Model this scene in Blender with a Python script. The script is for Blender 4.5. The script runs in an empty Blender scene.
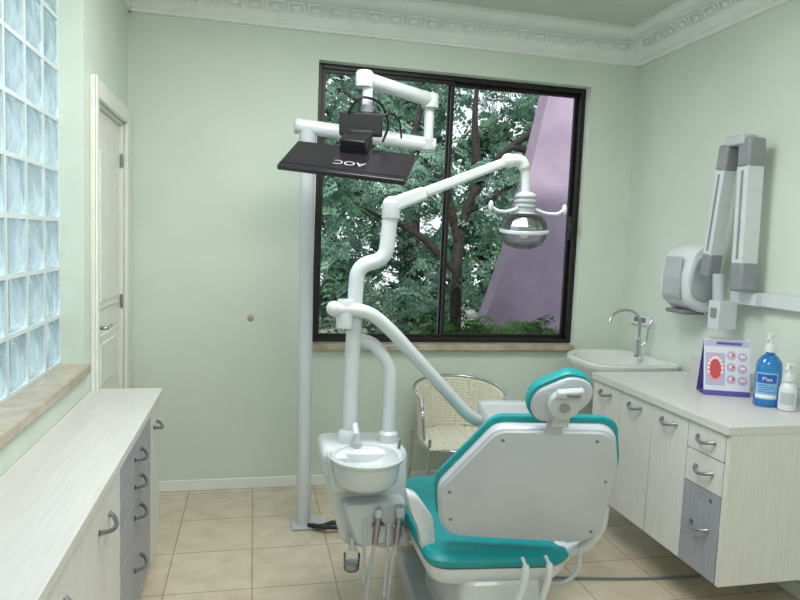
import bpy, math, random
from mathutils import Vector, Matrix
random.seed(7)
SC=bpy.context.scene
COL=SC.collection
SC.view_settings.view_transform='Standard'
SC.view_settings.look='None'
# ------------------------------------------------------------ materials
def lin(c):
    return tuple(((v/255.0)/12.92 if v/255.0<=.04045 else ((v/255.0+.055)/1.055)**2.4) for v in c)
def mat(name,col,rough=.5,metal=0,col2=None,scale=8,stretch=(1,1,1),bump=0,spec=.5,coat=0,trans=0,detail=4,emis=0,ramp=(.35,.65),alpha=1):
    m=bpy.data.materials.new(name);m.use_nodes=True
    nt=m.node_tree;b=nt.nodes['Principled BSDF']
    b.inputs['Base Color'].default_value=lin(col)+(1,)
    b.inputs['Roughness'].default_value=rough
    b.inputs['Metallic'].default_value=metal
    b.inputs['Specular IOR Level'].default_value=spec
    b.inputs['Coat Weight'].default_value=coat
    b.inputs['Transmission Weight'].default_value=trans
    b.inputs['Alpha'].default_value=alpha
    if emis:
        b.inputs['Emission Color'].default_value=lin(col)+(1,);b.inputs['Emission Strength'].default_value=emis
    g=nt.nodes.new('ShaderNodeNewGeometry');mp=nt.nodes.new('ShaderNodeMapping');mp.inputs['Scale'].default_value=stretch
    n=nt.nodes.new('ShaderNodeTexNoise');n.inputs['Scale'].default_value=scale;n.inputs['Detail'].default_value=detail
    nt.links.new(g.outputs['Position'],mp.inputs['Vector']);nt.links.new(mp.outputs[0],n.inputs['Vector'])
    if col2 is None: col2=tuple(max(0,v-5) for v in col)
    r=nt.nodes.new('ShaderNodeValToRGB')
    r.color_ramp.elements[0].position=ramp[0];r.color_ramp.elements[1].position=ramp[1]
    r.color_ramp.elements[0].color=lin(col2)+(1,);r.color_ramp.elements[1].color=lin(col)+(1,)
    nt.links.new(n.outputs[0],r.inputs[0]);nt.links.new(r.outputs[0],b.inputs['Base Color'])
    if bump:
        bp=nt.nodes.new('ShaderNodeBump');bp.inputs['Strength'].default_value=bump;bp.inputs['Distance'].default_value=.01
        nt.links.new(n.outputs[0],bp.inputs['Height']);nt.links.new(bp.outputs[0],b.inputs['Normal'])
    return m
M_wall=mat('mint_paint',(214,224,212),.75,col2=(209,220,208),scale=3,bump=.03)
M_ceil=mat('ceiling_paint',(208,217,208),.8)
M_white=mat('white_plaster',(238,241,239),.6)
M_door=mat('cream_lacquer',(232,233,226),.4)
M_lam=mat('white_wood_laminate',(211,210,208),.35,col2=(203,201,199),scale=6,stretch=(14,.7,14),detail=6)
M_lamv=mat('pale_wood_front',(216,215,212),.4,col2=(209,207,203),scale=6,stretch=(16,16,.8),detail=6)
M_grey=mat('grey_front',(158,160,168),.4,col2=(148,151,159),scale=6,stretch=(16,16,.8))
M_chrome=mat('chrome',(200,200,205),.18,1)
M_steel=mat('brushed_steel',(160,160,162),.3,1)
M_enam=mat('white_enamel',(210,215,219),.28,coat=.3)
M_enamg=mat('warm_grey_enamel',(186,192,197),.35)
M_shell=mat('shell_plastic',(187,192,202),.32,coat=.2)
M_gplast=mat('grey_plastic',(120,122,128),.45)
M_gplast2=mat('light_grey_plastic',(142,144,150),.45)
M_teal=mat('teal_vinyl',(8,150,155),.42,col2=(6,140,146),scale=40,bump=.05)
M_black=mat('black_plastic',(22,22,25),.35)
M_mon=mat('monitor_black',(38,34,40),.25)
M_rub=mat('dark_rubber',(40,42,50),.6)
M_por=mat('porcelain',(222,224,222),.15,coat=.5)
M_bowl=mat('spittoon_bowl',(203,210,212),.2,coat=.4)
M_alu=mat('dark_window_frame',(22,18,20),.4)
M_marb=mat('beige_marble',(190,179,160),.3,col2=(165,149,126),scale=14,detail=8,coat=.2)
M_purp=mat('mauve_stucco',(148,133,150),.85,col2=(132,117,136),scale=3,detail=8,bump=.1)
M_bark=mat('bark',(54,48,44),.9,col2=(28,26,25),scale=20,bump=.4)
M_grass=mat('grass',(100,120,84),.95,col2=(180,178,168),scale=1.5)
M_cane=mat('cream_cane',(228,225,208),.6,col2=(218,213,194),scale=60)
M_blue=mat('blue_liquid',(50,160,240),.1,col2=(42,148,234),coat=.6,trans=.6)
M_blab=mat('blue_print',(40,96,180),.4)
M_lblue=mat('sky_blue_print',(140,190,230),.4)
M_wplast=mat('white_plastic',(222,225,228),.35)
M_paper=mat('paper',(226,226,236),.6)
M_purple=mat('purple_card',(98,84,165),.5)
M_red=mat('red_print',(205,80,85),.5)
M_pink=mat('pink_print',(228,170,170),.5)
M_lilac=mat('lilac_print',(190,186,222),.5)
M_smoke=mat('smoked_clear',(170,176,180),.15,coat=.5)
M_brass=mat('beige_cap',(190,170,130),.4)
M_text=mat('pale_lettering',(175,177,183),.5)
M_textb=mat('white_print',(240,244,250),.5)
def thin_glass(name,tint,gl=.08,rough=.02,ior=1.35):
    m=bpy.data.materials.new(name);m.use_nodes=True;nt=m.node_tree;nt.nodes.clear()
    o=nt.nodes.new('ShaderNodeOutputMaterial');mx=nt.nodes.new('ShaderNodeMixShader');t=nt.nodes.new('ShaderNodeBsdfTransparent');g=nt.nodes.new('ShaderNodeBsdfGlossy')
    t.inputs[0].default_value=tint+(1,);g.inputs['Roughness'].default_value=rough
    fr=nt.nodes.new('ShaderNodeFresnel');fr.inputs[0].default_value=ior
    ma=nt.nodes.new('ShaderNodeMath');ma.operation='ADD';ma.inputs[1].default_value=gl
    nt.links.new(fr.outputs[0],ma.inputs[0]);nt.links.new(ma.outputs[0],mx.inputs[0])
    nt.links.new(t.outputs[0],mx.inputs[1]);nt.links.new(g.outputs[0],mx.inputs[2]);nt.links.new(mx.outputs[0],o.inputs[0])
    return m
M_glass=thin_glass('window_glass',(.97,.98,.98),0,.02,1.06)
M_clear=thin_glass('clear_plastic',(.95,.97,.98),.03,.05)
def glassblock():
    m=bpy.data.materials.new('glass_block');m.use_nodes=True;nt=m.node_tree;nt.nodes.clear()
    N=nt.nodes.new;L=nt.links.new
    o=N('ShaderNodeOutputMaterial');t=N('ShaderNodeBsdfTransparent');tl=N('ShaderNodeBsdfTranslucent');g=N('ShaderNodeBsdfGlossy')
    t.inputs[0].default_value=(.36,.44,.45,1);tl.inputs[0].default_value=(.23,.30,.32,1);g.inputs['Roughness'].default_value=.1
    geo=N('ShaderNodeNewGeometry');mp=N('ShaderNodeMapping');mp.inputs['Scale'].default_value=(1,1,.4)
    w=N('ShaderNodeTexNoise');w.inputs['Scale'].default_value=24;w.inputs['Detail'].default_value=.5;w.inputs['Distortion'].default_value=.3
    L(geo.outputs['Position'],mp.inputs[0]);L(mp.outputs[0],w.inputs['Vector'])
    r=N('ShaderNodeValToRGB');r.color_ramp.elements[0].position=.32;r.color_ramp.elements[1].position=.72
    r.color_ramp.elements[0].color=(.05,.05,.05,1);r.color_ramp.elements[1].color=(.85,.85,.85,1)
    L(w.outputs[0],r.inputs[0])
    m1=N('ShaderNodeMixShader');L(r.outputs[0],m1.inputs[0]);L(tl.outputs[0],m1.inputs[1]);L(t.outputs[0],m1.inputs[2])
    bp=N('ShaderNodeBump');bp.inputs['Strength'].default_value=.8;bp.inputs['Distance'].default_value=.02;L(w.outputs[0],bp.inputs['Height']);L(bp.outputs[0],g.inputs['Normal'])
    m2=N('ShaderNodeMixShader');m2.inputs[0].default_value=.2;L(m1.outputs[0],m2.inputs[1]);L(g.outputs[0],m2.inputs[2]);L(m2.outputs[0],o.inputs[0])
    return m
M_gblock=glassblock()
def leafmat(name,c1,c2,tr=.35):
    m=bpy.data.materials.new(name);m.use_nodes=True;nt=m.node_tree;nt.nodes.clear();N=nt.nodes.new;L=nt.links.new
    o=N('ShaderNodeOutputMaterial');d=N('ShaderNodeBsdfDiffuse');t=N('ShaderNodeBsdfTranslucent');mx=N('ShaderNodeMixShader');mx.inputs[0].default_value=tr
    geo=N('ShaderNodeNewGeometry');n=N('ShaderNodeTexNoise');n.inputs['Scale'].default_value=2.5;n.inputs['Detail'].default_value=5
    L(geo.outputs['Position'],n.inputs['Vector']);r=N('ShaderNodeValToRGB');r.color_ramp.elements[0].position=.38;r.color_ramp.elements[1].position=.62
    r.color_ramp.elements[0].color=lin(c1)+(1,);r.color_ramp.elements[1].color=lin(c2)+(1,)
    L(n.outputs[0],r.inputs[0]);L(r.outputs[0],d.inputs[0]);L(r.outputs[0],t.inputs[0]);L(d.outputs[0],mx.inputs[1]);L(t.outputs[0],mx.inputs[2]);L(mx.outputs[0],o.inputs[0])
    return m
M_leaf=leafmat('leaf_green',(60,96,78),(134,166,150))
M_leaf2=leafmat('leaf_dark',(50,80,62),(108,140,118))
M_leaf3=leafmat('leaf_darker',(50,74,56),(98,126,104))  # plain darker green for the leaves of the farthest tree
M_bush=leafmat('bush_green',(44,82,42),(112,150,88))
def tilemat():
    m=bpy.data.materials.new('floor_tile');m.use_nodes=True;nt=m.node_tree;b=nt.nodes['Principled BSDF'];N=nt.nodes.new;L=nt.links.new
    geo=N('ShaderNodeNewGeometry');mp=N('ShaderNodeMapping');mp.inputs['Location'].default_value=(-.02,-3.43+.36*9,0)
    br=N('ShaderNodeTexBrick');br.offset=0;br.inputs['Scale'].default_value=1;br.inputs['Brick Width'].default_value=.36;br.inputs['Row Height'].default_value=.36
    br.inputs['Mortar Size'].default_value=.003;br.inputs['Mortar Smooth'].default_value=.1
    br.inputs['Color1'].default_value=lin((210,198,178))+(1,);br.inputs['Color2'].default_value=lin((204,191,171))+(1,);br.inputs['Mortar'].default_value=lin((164,149,128))+(1,)
    L(geo.outputs['Position'],mp.inputs[0]);L(mp.outputs[0],br.inputs['Vector'])
    n=N('ShaderNodeTexNoise');n.inputs['Scale'].default_value=9;n.inputs['Detail'].default_value=6;L(geo.outputs['Position'],n.inputs['Vector'])
    r=N('ShaderNodeValToRGB');r.color_ramp.elements[0].color=(.88,.86,.83,1);r.color_ramp.elements[1].color=(1,1,1,1);r.color_ramp.elements[0].position=.35;r.color_ramp.elements[1].position=.6
    L(n.outputs[0],r.inputs[0]);mx=N('ShaderNodeMixRGB');mx.blend_type='MULTIPLY';mx.inputs[0].default_value=1
    L(br.outputs['Color'],mx.inputs[1]);L(r.outputs[0],mx.inputs[2]);L(mx.outputs[0],b.inputs['Base Color'])
    b.inputs['Roughness'].default_value=.14;b.inputs['Coat Weight'].default_value=.4;b.inputs['Coat Roughness'].default_value=.15
    return m
M_tile=tilemat()
# ------------------------------------------------------------ builder
W={}
class MB:
    def __init__(s): s.v=[];s.f=[];s.m=[];s.mats=[]
    def mi(s,m):
        if m not in s.mats: s.mats.append(m)
        return s.mats.index(m)
    def add(s,vs,fs,m):
        o=len(s.v);s.v+= [Vector(v) for v in vs];k=s.mi(m)
        for f in fs: s.f.append([i+o for i in f]);s.m.append(k)
        return s
    def box(s,x0,x1,y0,y1,z0,z1,m):
        vs=[(x,y,z) for x in(x0,x1) for y in(y0,y1) for z in(z0,z1)]
        return s.add(vs,[(0,1,3,2),(4,6,7,5),(0,4,5,1),(2,3,7,6),(0,2,6,4),(1,5,7,3)],m)
    def obox(s,c,ax,ay,az,m):
        c=Vector(c);ax=Vector(ax);ay=Vector(ay);az=Vector(az)
        vs=[c+i*ax+j*ay+k*az for i in(-.5,.5) for j in(-.5,.5) for k in(-.5,.5)]
        return s.add(vs,[(0,1,3,2),(4,6,7,5),(0,4,5,1),(2,3,7,6),(0,2,6,4),(1,5,7,3)],m)
    def tube(s,pts,r,m,seg=14,closed=False,flat=None):
        pts=[Vector(p) for p in pts];n=len(pts)
        if not hasattr(r,'__len__'): r=[r]*n
        T=[]
        for i in range(n):
            if closed: t=pts[(i+1)%n]-pts[i-1]
            else: t=pts[min(i+1,n-1)]-pts[max(i-1,0)]
            T.append(t.normalized())
        a=Vector((0,0,1)) if abs(T[0].z)<.9 else Vector((0,1,0))
        u=T[0].cross(a).normalized();vs=[]
        for i in range(n):
            if i: 
                u=(u-T[i]*u.dot(T[i])).normalized()
            w=T[i].cross(u)
            for k in range(seg):
                th=2*math.pi*k/seg
                ww=w*(flat if flat else 1)
                vs.append(pts[i]+r[i]*(math.cos(th)*u+math.sin(th)*ww))
        fs=[]
        rng=n if closed else n-1
        for i in range(rng):
            for k in range(seg):
                j=(i+1)%n
                fs.append((i*seg+k,i*seg+(k+1)%seg,j*seg+(k+1)%seg,j*seg+k))
        if not closed:
            fs.append(tuple(range(seg))[::-1]);fs.append(tuple((n-1)*seg+k for k in range(seg)))
        return s.add(vs,fs,m)
    def lathe(s,prof,c,m,seg=32,axis=(0,0,1),sx=1,sy=1):
        az=Vector(axis).normalized();a=Vector((0,1,0)) if abs(az.y)<.9 else Vector((1,0,0))
        ax=a.cross(az).normalized();ay=az.cross(ax);c=Vector(c);vs=[]
        for (r,z) in prof:
            for k in range(seg):
                th=2*math.pi*k/seg
                vs.append(c+az*z+ax*(r*sx*math.cos(th))+ay*(r*sy*math.sin(th)))
        fs=[]
        for i in range(len(prof)-1):
            for k in range(seg):
                fs.append((i*seg+k,i*seg+(k+1)%seg,(i+1)*seg+(k+1)%seg,(i+1)*seg+k))
        if prof[0][0]>1e-5: fs.append(tuple(range(seg))[::-1])
        if prof[-1][0]>1e-5: fs.append(tuple((len(prof)-1)*seg+k for k in range(seg)))
        return s.add(vs,fs,m)
    def ell(s,c,rx,ry,rz,m,seg=20,rot=None):
        c=Vector(c);vs=[];n=seg//2
        for i in range(n+1):
            ph=math.pi*i/n
            for k in range(seg):
                th=2*math.pi*k/seg
                p=Vector((rx*math.sin(ph)*math.cos(th),ry*math.sin(ph)*math.sin(th),rz*math.cos(ph)))
                if rot is not None:p=rot@p
                vs.append(c+p)
        fs=[(i*seg+k,(i+1)*seg+k,(i+1)*seg+(k+1)%seg,i*seg+(k+1)%seg) for i in range(n) for k in range(seg)]
        return s.add(vs,fs,m)
    def prism(s,out,o,su,tu,nu,layers,m):
        """out: 2d outline; layers: list of (scale, offset along nu)"""
        o=Vector(o);su=Vector(su);tu=Vector(tu);nu=Vector(nu);k=len(out)
        cx=sum(p[0] for p in out)/k;cy=sum(p[1] for p in out)/k;vs=[]
        for sc,off in layers:
            for p in out:
                vs.append(o+su*(cx+(p[0]-cx)*sc)+tu*(cy+(p[1]-cy)*sc)+nu*off)
        fs=[]
        for i in range(len(layers)-1):
            for j in range(k): fs.append((i*k+j,i*k+(j+1)%k,(i+1)*k+(j+1)%k,(i+1)*k+j))
        fs.append(tuple(range(k))[::-1]);fs.append(tuple((len(layers)-1)*k+j for j in range(k)))
        return s.add(vs,fs,m)
    def obj(s,name,parent=None,label=None,cat=None,kind=None,group=None,bevel=0,smooth=True,origin=None,seg=2):
        xs=[v.x for v in s.v];ys=[v.y for v in s.v];zs=[v.z for v in s.v]
        c=Vector(((min(xs)+max(xs))/2,(min(ys)+max(ys))/2,(min(zs)+max(zs))/2)) if origin is None else Vector(origin)
        me=bpy.data.meshes.new(name);me.from_pydata([v-c for v in s.v],[],s.f)
        for m in s.mats: me.materials.append(m)
        me.polygons.foreach_set('material_index',s.m)
        import bmesh
        if len(s.f)<8000:
            bm=bmesh.new();bm.from_mesh(me);bmesh.ops.recalc_face_normals(bm,faces=bm.faces);bm.to_mesh(me);bm.free()
        if smooth:
            me.polygons.foreach_set('use_smooth',[True]*len(me.polygons));me.set_sharp_from_angle(angle=math.radians(38))
        me.update()
        ob=bpy.data.objects.new(name,me);COL.objects.link(ob)
        W[ob]=c
        if parent is not None: ob.parent=parent;ob.location=c-W[parent]
        else: ob.location=c
        if bevel:
            md=ob.modifiers.new('bevel','BEVEL');md.width=bevel;md.segments=seg;md.limit_method='ANGLE';md.angle_limit=math.radians(40)
        for k,v in (('label',label),('category',cat),('kind',kind),('group',group)):
            if v: ob[k]=v
        return ob
def thing(name,label,cat,loc,group=None):
    e=bpy.data.objects.new(name,None);e.empty_display_size=.1;e.location=loc;COL.objects.link(e);W[e]=Vector(loc)
    e['label']=label;e['category']=cat
    if group:e['group']=group
    return e
def fillet(pts,r=.03,n=6):
    pts=[Vector(p) for p in pts];out=[pts[0]]
    for i in range(1,len(pts)-1):
        p=pts[i];a=pts[i-1]-p;b=pts[i+1]-p;q=min(r,a.length*.48,b.length*.48)
        A=p+a.normalized()*q;B=p+b.normalized()*q
        for k in range(n+1):
            t=k/n;out.append((1-t)**2*A+2*t*(1-t)*p+t*t*B)
    out.append(pts[-1]);return out
def roundpoly(pts,r,n=5):
    k=len(pts);out=[]
    for i in range(k):
        p=Vector(pts[i]);a=Vector(pts[i-1])-p;b=Vector(pts[(i+1)%k])-p;q=min(r,a.length*.45,b.length*.45)
        A=p+a.normalized()*q;B=p+b.normalized()*q
        for j in range(n+1):
            t=j/n;out.append(tuple((1-t)**2*A+2*t*(1-t)*p+t*t*B))
    return out
def text(body,size,o,su,tu,m,name,parent,depth=.0006,wide=1):
    cu=bpy.data.curves.new('t','FONT');cu.body=body;cu.size=size;cu.align_x='CENTER';cu.align_y='CENTER';cu.extrude=depth
    ob=bpy.data.objects.new('t',cu);COL.objects.link(ob)
    dg=bpy.context.evaluated_depsgraph_get();me=bpy.data.meshes.new_from_object(ob.evaluated_get(dg))
    vs=[v.co.copy() for v in me.vertices];fs=[tuple(p.vertices) for p in me.polygons]
    bpy.data.objects.remove(ob);bpy.data.meshes.remove(me)
    su=Vector(su).normalized();tu=Vector(tu).normalized();nu=su.cross(tu);o=Vector(o)
    b=MB();b.add([o+su*v.x*wide+tu*v.y+nu*v.z for v in vs],fs,m)
    return b.obj(name,parent,smooth=False)
# ------------------------------------------------------------ room shell
XL,XR,YB,YF,H=-.68,2.38,3.85,-1.6,2.86
b=MB();b.box(XL-.3,XR+.25,YF-.2,YB+.22,-.12,0,M_tile);b.obj('floor',kind='structure',label='beige square ceramic tile floor',smooth=False)
b=MB();b.box(XL-.3,XR+.25,YF-.2,YB+.22,H,H+.12,M_ceil);b.obj('ceiling',kind='structure',label='pale grey green painted ceiling',smooth=False)
wx0,wx1,wz0,wz1=.345,2.06,.87,2.515
b=MB()
b.box(XL-.2,wx0,YB,YB+.2,0,H,M_wall);b.box(wx1,XR+.2,YB,YB+.2,0,H,M_wall);b.box(wx0,wx1,YB,YB+.2,0,wz0,M_wall);b.box(wx0,wx1,YB,YB+.2,wz1,H,M_wall)
b.obj('wall_back',kind='structure',label='mint green painted wall',smooth=False)
b=MB();b.box(XR,XR+.2,YF,YB,0,H,M_wall);b.obj('wall_right',kind='structure',label='mint green painted wall',smooth=False)
gy0,gy1,gz0,gz1=.55,2.9,.93,2.55
dy0,dy1,dz1=3.08,3.73,2.06
b=MB()
b.box(XL-.2,XL,YF,gy0,0,H,M_wall);b.box(XL-.2,XL,gy0,gy1,0,gz0,M_wall);b.box(XL-.2,XL,gy0,gy1,gz1,H,M_wall);b.box(XL-.2,XL,gy1,dy0,0,H,M_wall)
b.box(XL-.2,XL,dy0,dy1,dz1,H,M_wall);b.box(XL-.2,XL,dy1,YB,0,H,M_wall)
b.obj('wall_left',kind='structure',label='mint green painted wall',smooth=False)
b=MB();b.box(XL-.2,XR+.2,YF-.2,YF,0,H,M_wall);b.obj('wall_front',kind='structure',label='mint green painted wall',smooth=False)
b=MB();b.box(XL,XR,YB-.014,YB-.0005,0,.065,M_white);b.obj('baseboard_back',kind='structure',label='low white baseboard',bevel=.004)
b=MB();b.box(XR-.014,XR-.0005,YF,YB-.015,0,.065,M_white);b.obj('baseboard_right',kind='structure',label='low white baseboard',bevel=.004)
# crown moulding: profile (depth from wall, z)
prof=[(0,2.665),(.018,2.665),(.022,2.68),(.03,2.685),(.03,2.70),(.045,2.715),(.06,2.75),(.085,2.785),(.11,2.80),(.12,2.80),(.12,2.815),(.135,2.82),(.15,2.838),(.15,2.8595),(0,2.8595)]
def crown(axis):
    b=MB();n=len(prof)
    if axis=='x':
        A=[(XL,YB-d-.0005,z) for d,z in prof];B=[(XR,YB-d-.0005,z) for d,z in prof]
    elif axis=='yr':
        A=[(XR-d-.0005,YF,z) for d,z in prof];B=[(XR-d-.0005,YB,z) for d,z in prof]
    else:
        A=[(XL+d+.0005,YF,z) for d,z in prof];B=[(XL+d+.0005,YB,z) for d,z in prof]
    fs=[(i,(i+1)%n,n+(i+1)%n,n+i) for i in range(n)]+[tuple(range(n)),tuple(range(n,2*n))]
    b.add(A+B,fs,M_white)
    L0,L1=(XL+.1,XR-.1) if axis=='x' else (YF+.1,YB-.1)
    def pos(t,d,z):
        return (t,YB-d,z) if axis=='x' else ((XR-d,t,z) if axis=='yr' else (XL+d,t,z))
    t=L0;i=0
    nu=Vector((0,-1,-1)).normalized() if axis=='x' else (Vector((-1,0,-1)).normalized() if axis=='yr' else Vector((1,0,-1)).normalized())
    al=Vector((1,0,0)) if axis=='x' else Vector((0,1,0));up=nu.cross(al)
    while t<L1:
        c=Vector(pos(t,.077,2.758))
        sq=roundpoly([(-.043,-.030),(.043,-.030),(.043,.030),(-.043,.030)],.015,2)
        b.tube([c+al*p[0]+up*p[1] for p in sq],.006,M_white,5,closed=True)
        R=Matrix((al,up,nu)).transposed()
        b.ell(c,.026,.015,.009,M_white,8,R)
        t+=.112
    t=L0
    while t<L1:
        p=Vector(pos(t,.029,2.692));b.obox(p,al*.018,up.cross(al)*.010,Vector((0,0,.014)),M_white)
        t+=.032
    return b
crown('x').obj('trim_1',kind='structure',label='ornate white plaster crown moulding')
crown('yr').obj('trim_2',kind='structure',label='ornate white plaster crown moulding')
crown('yl').obj('trim_3',kind='structure',label='ornate white plaster crown moulding')
# back window ------------------------------------------------
fy=3.955
b=MB();fw=.03
def fr(b,x0,x1,z0,z1,y0,y1,w,m):
    b.box(x0,x0+w,y0,y1,z0,z1,m);b.box(x1-w,x1,y0,y1,z0,z1,m);b.box(x0+w,x1-w,y0,y1,z0,z0+w,m);b.box(x0+w,x1-w,y0,y1,z1-w,z1,m)
fr(b,wx0,wx1,wz0,wz1,fy-.04,fy+.05,fw,M_alu)
w1=b.obj('window_1',kind='structure',label='dark framed sliding window',bevel=.003)
for x0,x1,y in ((wx0+.030,1.185,fy-.018),(1.155,wx1-.030,fy+.018)):
    b=MB();fr(b,x0,x1,wz0+.030,wz1-.030,y-.012,y+.012,.02,M_alu);s=b.obj('sash',w1,bevel=.002)
    b=MB();b.box(x0+.018,x1-.018,y-.003,y+.003,wz0+.045,wz1-.045,M_glass);b.obj('pane',s,smooth=False)
b=MB();b.box(1.995,2.012,fy-.055,fy-.03,1.55,1.70,M_alu);b.box(1.998,2.009,fy-.07,fy-.05,1.60,1.65,M_alu);b.obj('latch',w1,bevel=.003)
b=MB();b.box(wx0-.03,wx1-.02,YB-.045,YB+.065,.835,.872,M_marb);b.obj('trim_4',kind='structure',label='beige marble window sill',bevel=.006)
# glass block window ------------------------------------------
b=MB();gx=XL-.085
pitch=.197;ny=int((gy1-gy0)/pitch);nz=int((gz1-gz0-.02)/pitch)
M_mort=mat('pale_grout',(210,220,222),.8)
ya=gy1-.006;za=gz0+.01
for i in range(ny+1):
    y=ya-i*pitch;b.box(gx-.06,gx-.004,y-.008,y+.008,gz0,gz1,M_mort)
for j in range(nz+1):
    z=za+j*pitch;b.box(gx-.061,gx-.005,gy0,gy1,z-.008,z+.008,M_mort)
b.box(gx-.06,gx-.01,gy0,ya-ny*pitch,gz0,gz1,M_mort);b.box(gx-.06,gx-.01,gy0,gy1,za+nz*pitch,gz1,M_mort)
w2=b.obj('window_2',kind='structure',label='glass block window with pale grout',smooth=False)
b=MB()
for i in range(ny):
    for j in range(nz):
        y1=ya-i*pitch-.007;y0=y1-pitch+.014;z0=za+j*pitch+.007;z1=z0+pitch-.014
        # pillowed front face
        vs=[];n=5
        for q in range(n+1):
            for p in range(n+1):
                u=q/n;v=p/n;e=min(u,1-u,v,1-v)
                vs.append((gx-.012+.012*min(1,e*5),y0+(y1-y0)*u,z0+(z1-z0)*v))
        fs=[(q*(n+1)+p,(q+1)*(n+1)+p,(q+1)*(n+1)+p+1,q*(n+1)+p+1) for q in range(n) for p in range(n)]
        b.add(vs,fs,M_gblock)
b.obj('glass_panel',w2)
b=MB();b.box(XL-.09,XL+.025,gy0-.02,gy1+.01,.895,.935,M_marb);b.obj('trim_5',kind='structure',label='beige marble window sill',bevel=.006)
# door ---------------------------------------------------------
b=MB();cx=XL+.022
b.box(XL,cx,dy0-.09,dy0,0,dz1+.08,M_door);b.box(XL,cx,dy1,dy1+.09,0,dz1+.08,M_door);b.box(XL,cx,dy0,dy1,dz1,dz1+.08,M_door)
b.box(XL-.12,XL,dy0,dy0+.012,0,dz1,M_door);b.box(XL-.12,XL,dy1-.012,dy1,0,dz1,M_door);b.box(XL-.12,XL,dy0,dy1,dz1-.012,dz1,M_door)
b.box(cx,cx+.01,dy0-.09,dy0-.07,0,dz1+.08,M_door)
d1=b.obj('door_1',kind='structure',label='cream panelled door in moulded frame',bevel=.006)
b=MB();lx=XL-.02;b.box(lx-.035,lx,dy0+.014,dy1-.014,.01,dz1-.014,M_door)
for z0,z1 in ((.15,.62),(.72,1.0),(1.12,1.9)):
    b.box(lx,lx+.008,dy0+.11,dy1-.11,z0,z1,M_door);b.box(lx+.006,lx+.014,dy0+.15,dy1-.15,z0+.04,z1-.04,M_door)
leaf=b.obj('door_leaf',d1,bevel=.006)
b=MB();b.lathe([(.022,0),(.022,.006),(.01,.01),(.01,.05)],(lx,dy0+.04,1.055),M_chrome,16,axis=(1,0,0));b.tube(fillet([(lx+.04,dy0+.04,1.055),(lx+.06,dy0+.04,1.055),(lx+.06,dy0+.15,1.055)],.015),.009,M_chrome,10);b.obj('door_handle',leaf)
for z in (.3,1.12,1.86):
    b=MB();b.tube([(lx+.012,dy1-.012,z-.035),(lx+.012,dy1-.012,z+.035)],.008,M_steel,10);b.obj('hinge',leaf)
b=MB();b.lathe([(0,0),(.018,0),(.018,.006),(.009,.01),(0,.01)],(-.01,YB-.0005,1.02),M_brass,20,axis=(0,-1,0));b.obj('cable_outlet',label='small round beige cable outlet on the green wall',cat='cable outlet')
b=MB();b.box(XR-.022,XR-.0005,3.50,3.70,1.04,1.10,M_wplast);b.box(XR-.025,XR-.021,3.54,3.66,1.055,1.085,M_gplast);b.obj('power_outlet',label='small white wall socket above the corner basin',cat='outlet',bevel=.003)
# ------------------------------------------------------------ bow handle
def bow(b,side,x,y,z,L=.1,out=.03):
    pts=[];n=12
    for i in range(n+1):
        t=i/n;yy=y-L/2+L*t;o=out*math.sin(math.pi*t)**.6
        zz=z-.012*math.sin(math.pi*t)
        pts.append((x+side*(o+.001),yy,zz))
    b.tube(pts,[.0065 if 0<i<n else .009 for i in range(n+1)],M_steel,10)
    return b
def front(parent,kind,side,x,y0,y1,z0,z1,m,hy=None,hz=None,L=.1):
    b=MB();g=.002
    xa,xb=(x,x+side*.018);b.box(min(xa,xb),max(xa,xb),y0+g,y1-g,z0+g,z1-g,m)
    o=b.obj(kind,parent,bevel=.0015,label=('grey laminate front' if m is M_grey else None))
    if hy is not None:
        h=MB();bow(h,side,x+side*.018,hy,hz,L);h.obj('handle',o)
    return o
# left cabinets
lxf=-.415
def cab(name,label,x0,x1,y0,y1,z0,z1,m,loc=None):
    e=thing(name,label,'cabinet',((x0+x1)/2,(y0+y1)/2,z0))
    b=MB();b.box(x0,x1,y0+.001,y1-.001,z0,z1,m);b.obj('body',e,bevel=.002)
    return e
for (y0,y1,kind) in ((2.755,3.02,'n'),(2.13,2.755,'g'),(1.67,2.13,'w'),(1.21,1.67,'w'),(.6,1.21,'w')):
    lab={'n':'narrow pale wood base cabinet with one door','g':'base cabinet with four grey drawers and chrome bow handles','w':'pale wood base cabinet with chrome bow handle'}[kind]
    e=cab('base_cabinet',lab,XL+.002,lxf-.001,y0,y1,.1,.768,M_lamv)
    b=MB();b.box(XL+.002,lxf-.05,y0+.001,y1-.001,0,.1,M_lamv);b.obj('plinth',e)
    if kind=='n': front(e,'door',1,lxf,y0,y1,.105,.765,M_lamv,(y0+y1)/2-.02,.68)
    elif kind=='g':
        for z0,z1,hz in ((.64,.765,.69),(.535,.64,.59),(.40,.535,.476),(.105,.40,.28)):
            front(e,'drawer',1,lxf,y0,y1,z0,z1,M_grey,2.45,hz,.13)
    else: front(e,'door',1,lxf,y0,y1,.105,.765,M_lamv,(y0+y1)/2,.675,.13)
b=MB();b.box(XL+.002,-.385,.58,3.03,.77,.8,M_lam);b.obj('countertop',label='long pale wood laminate countertop below the glass blocks',cat='countertop',bevel=.002)
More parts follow.
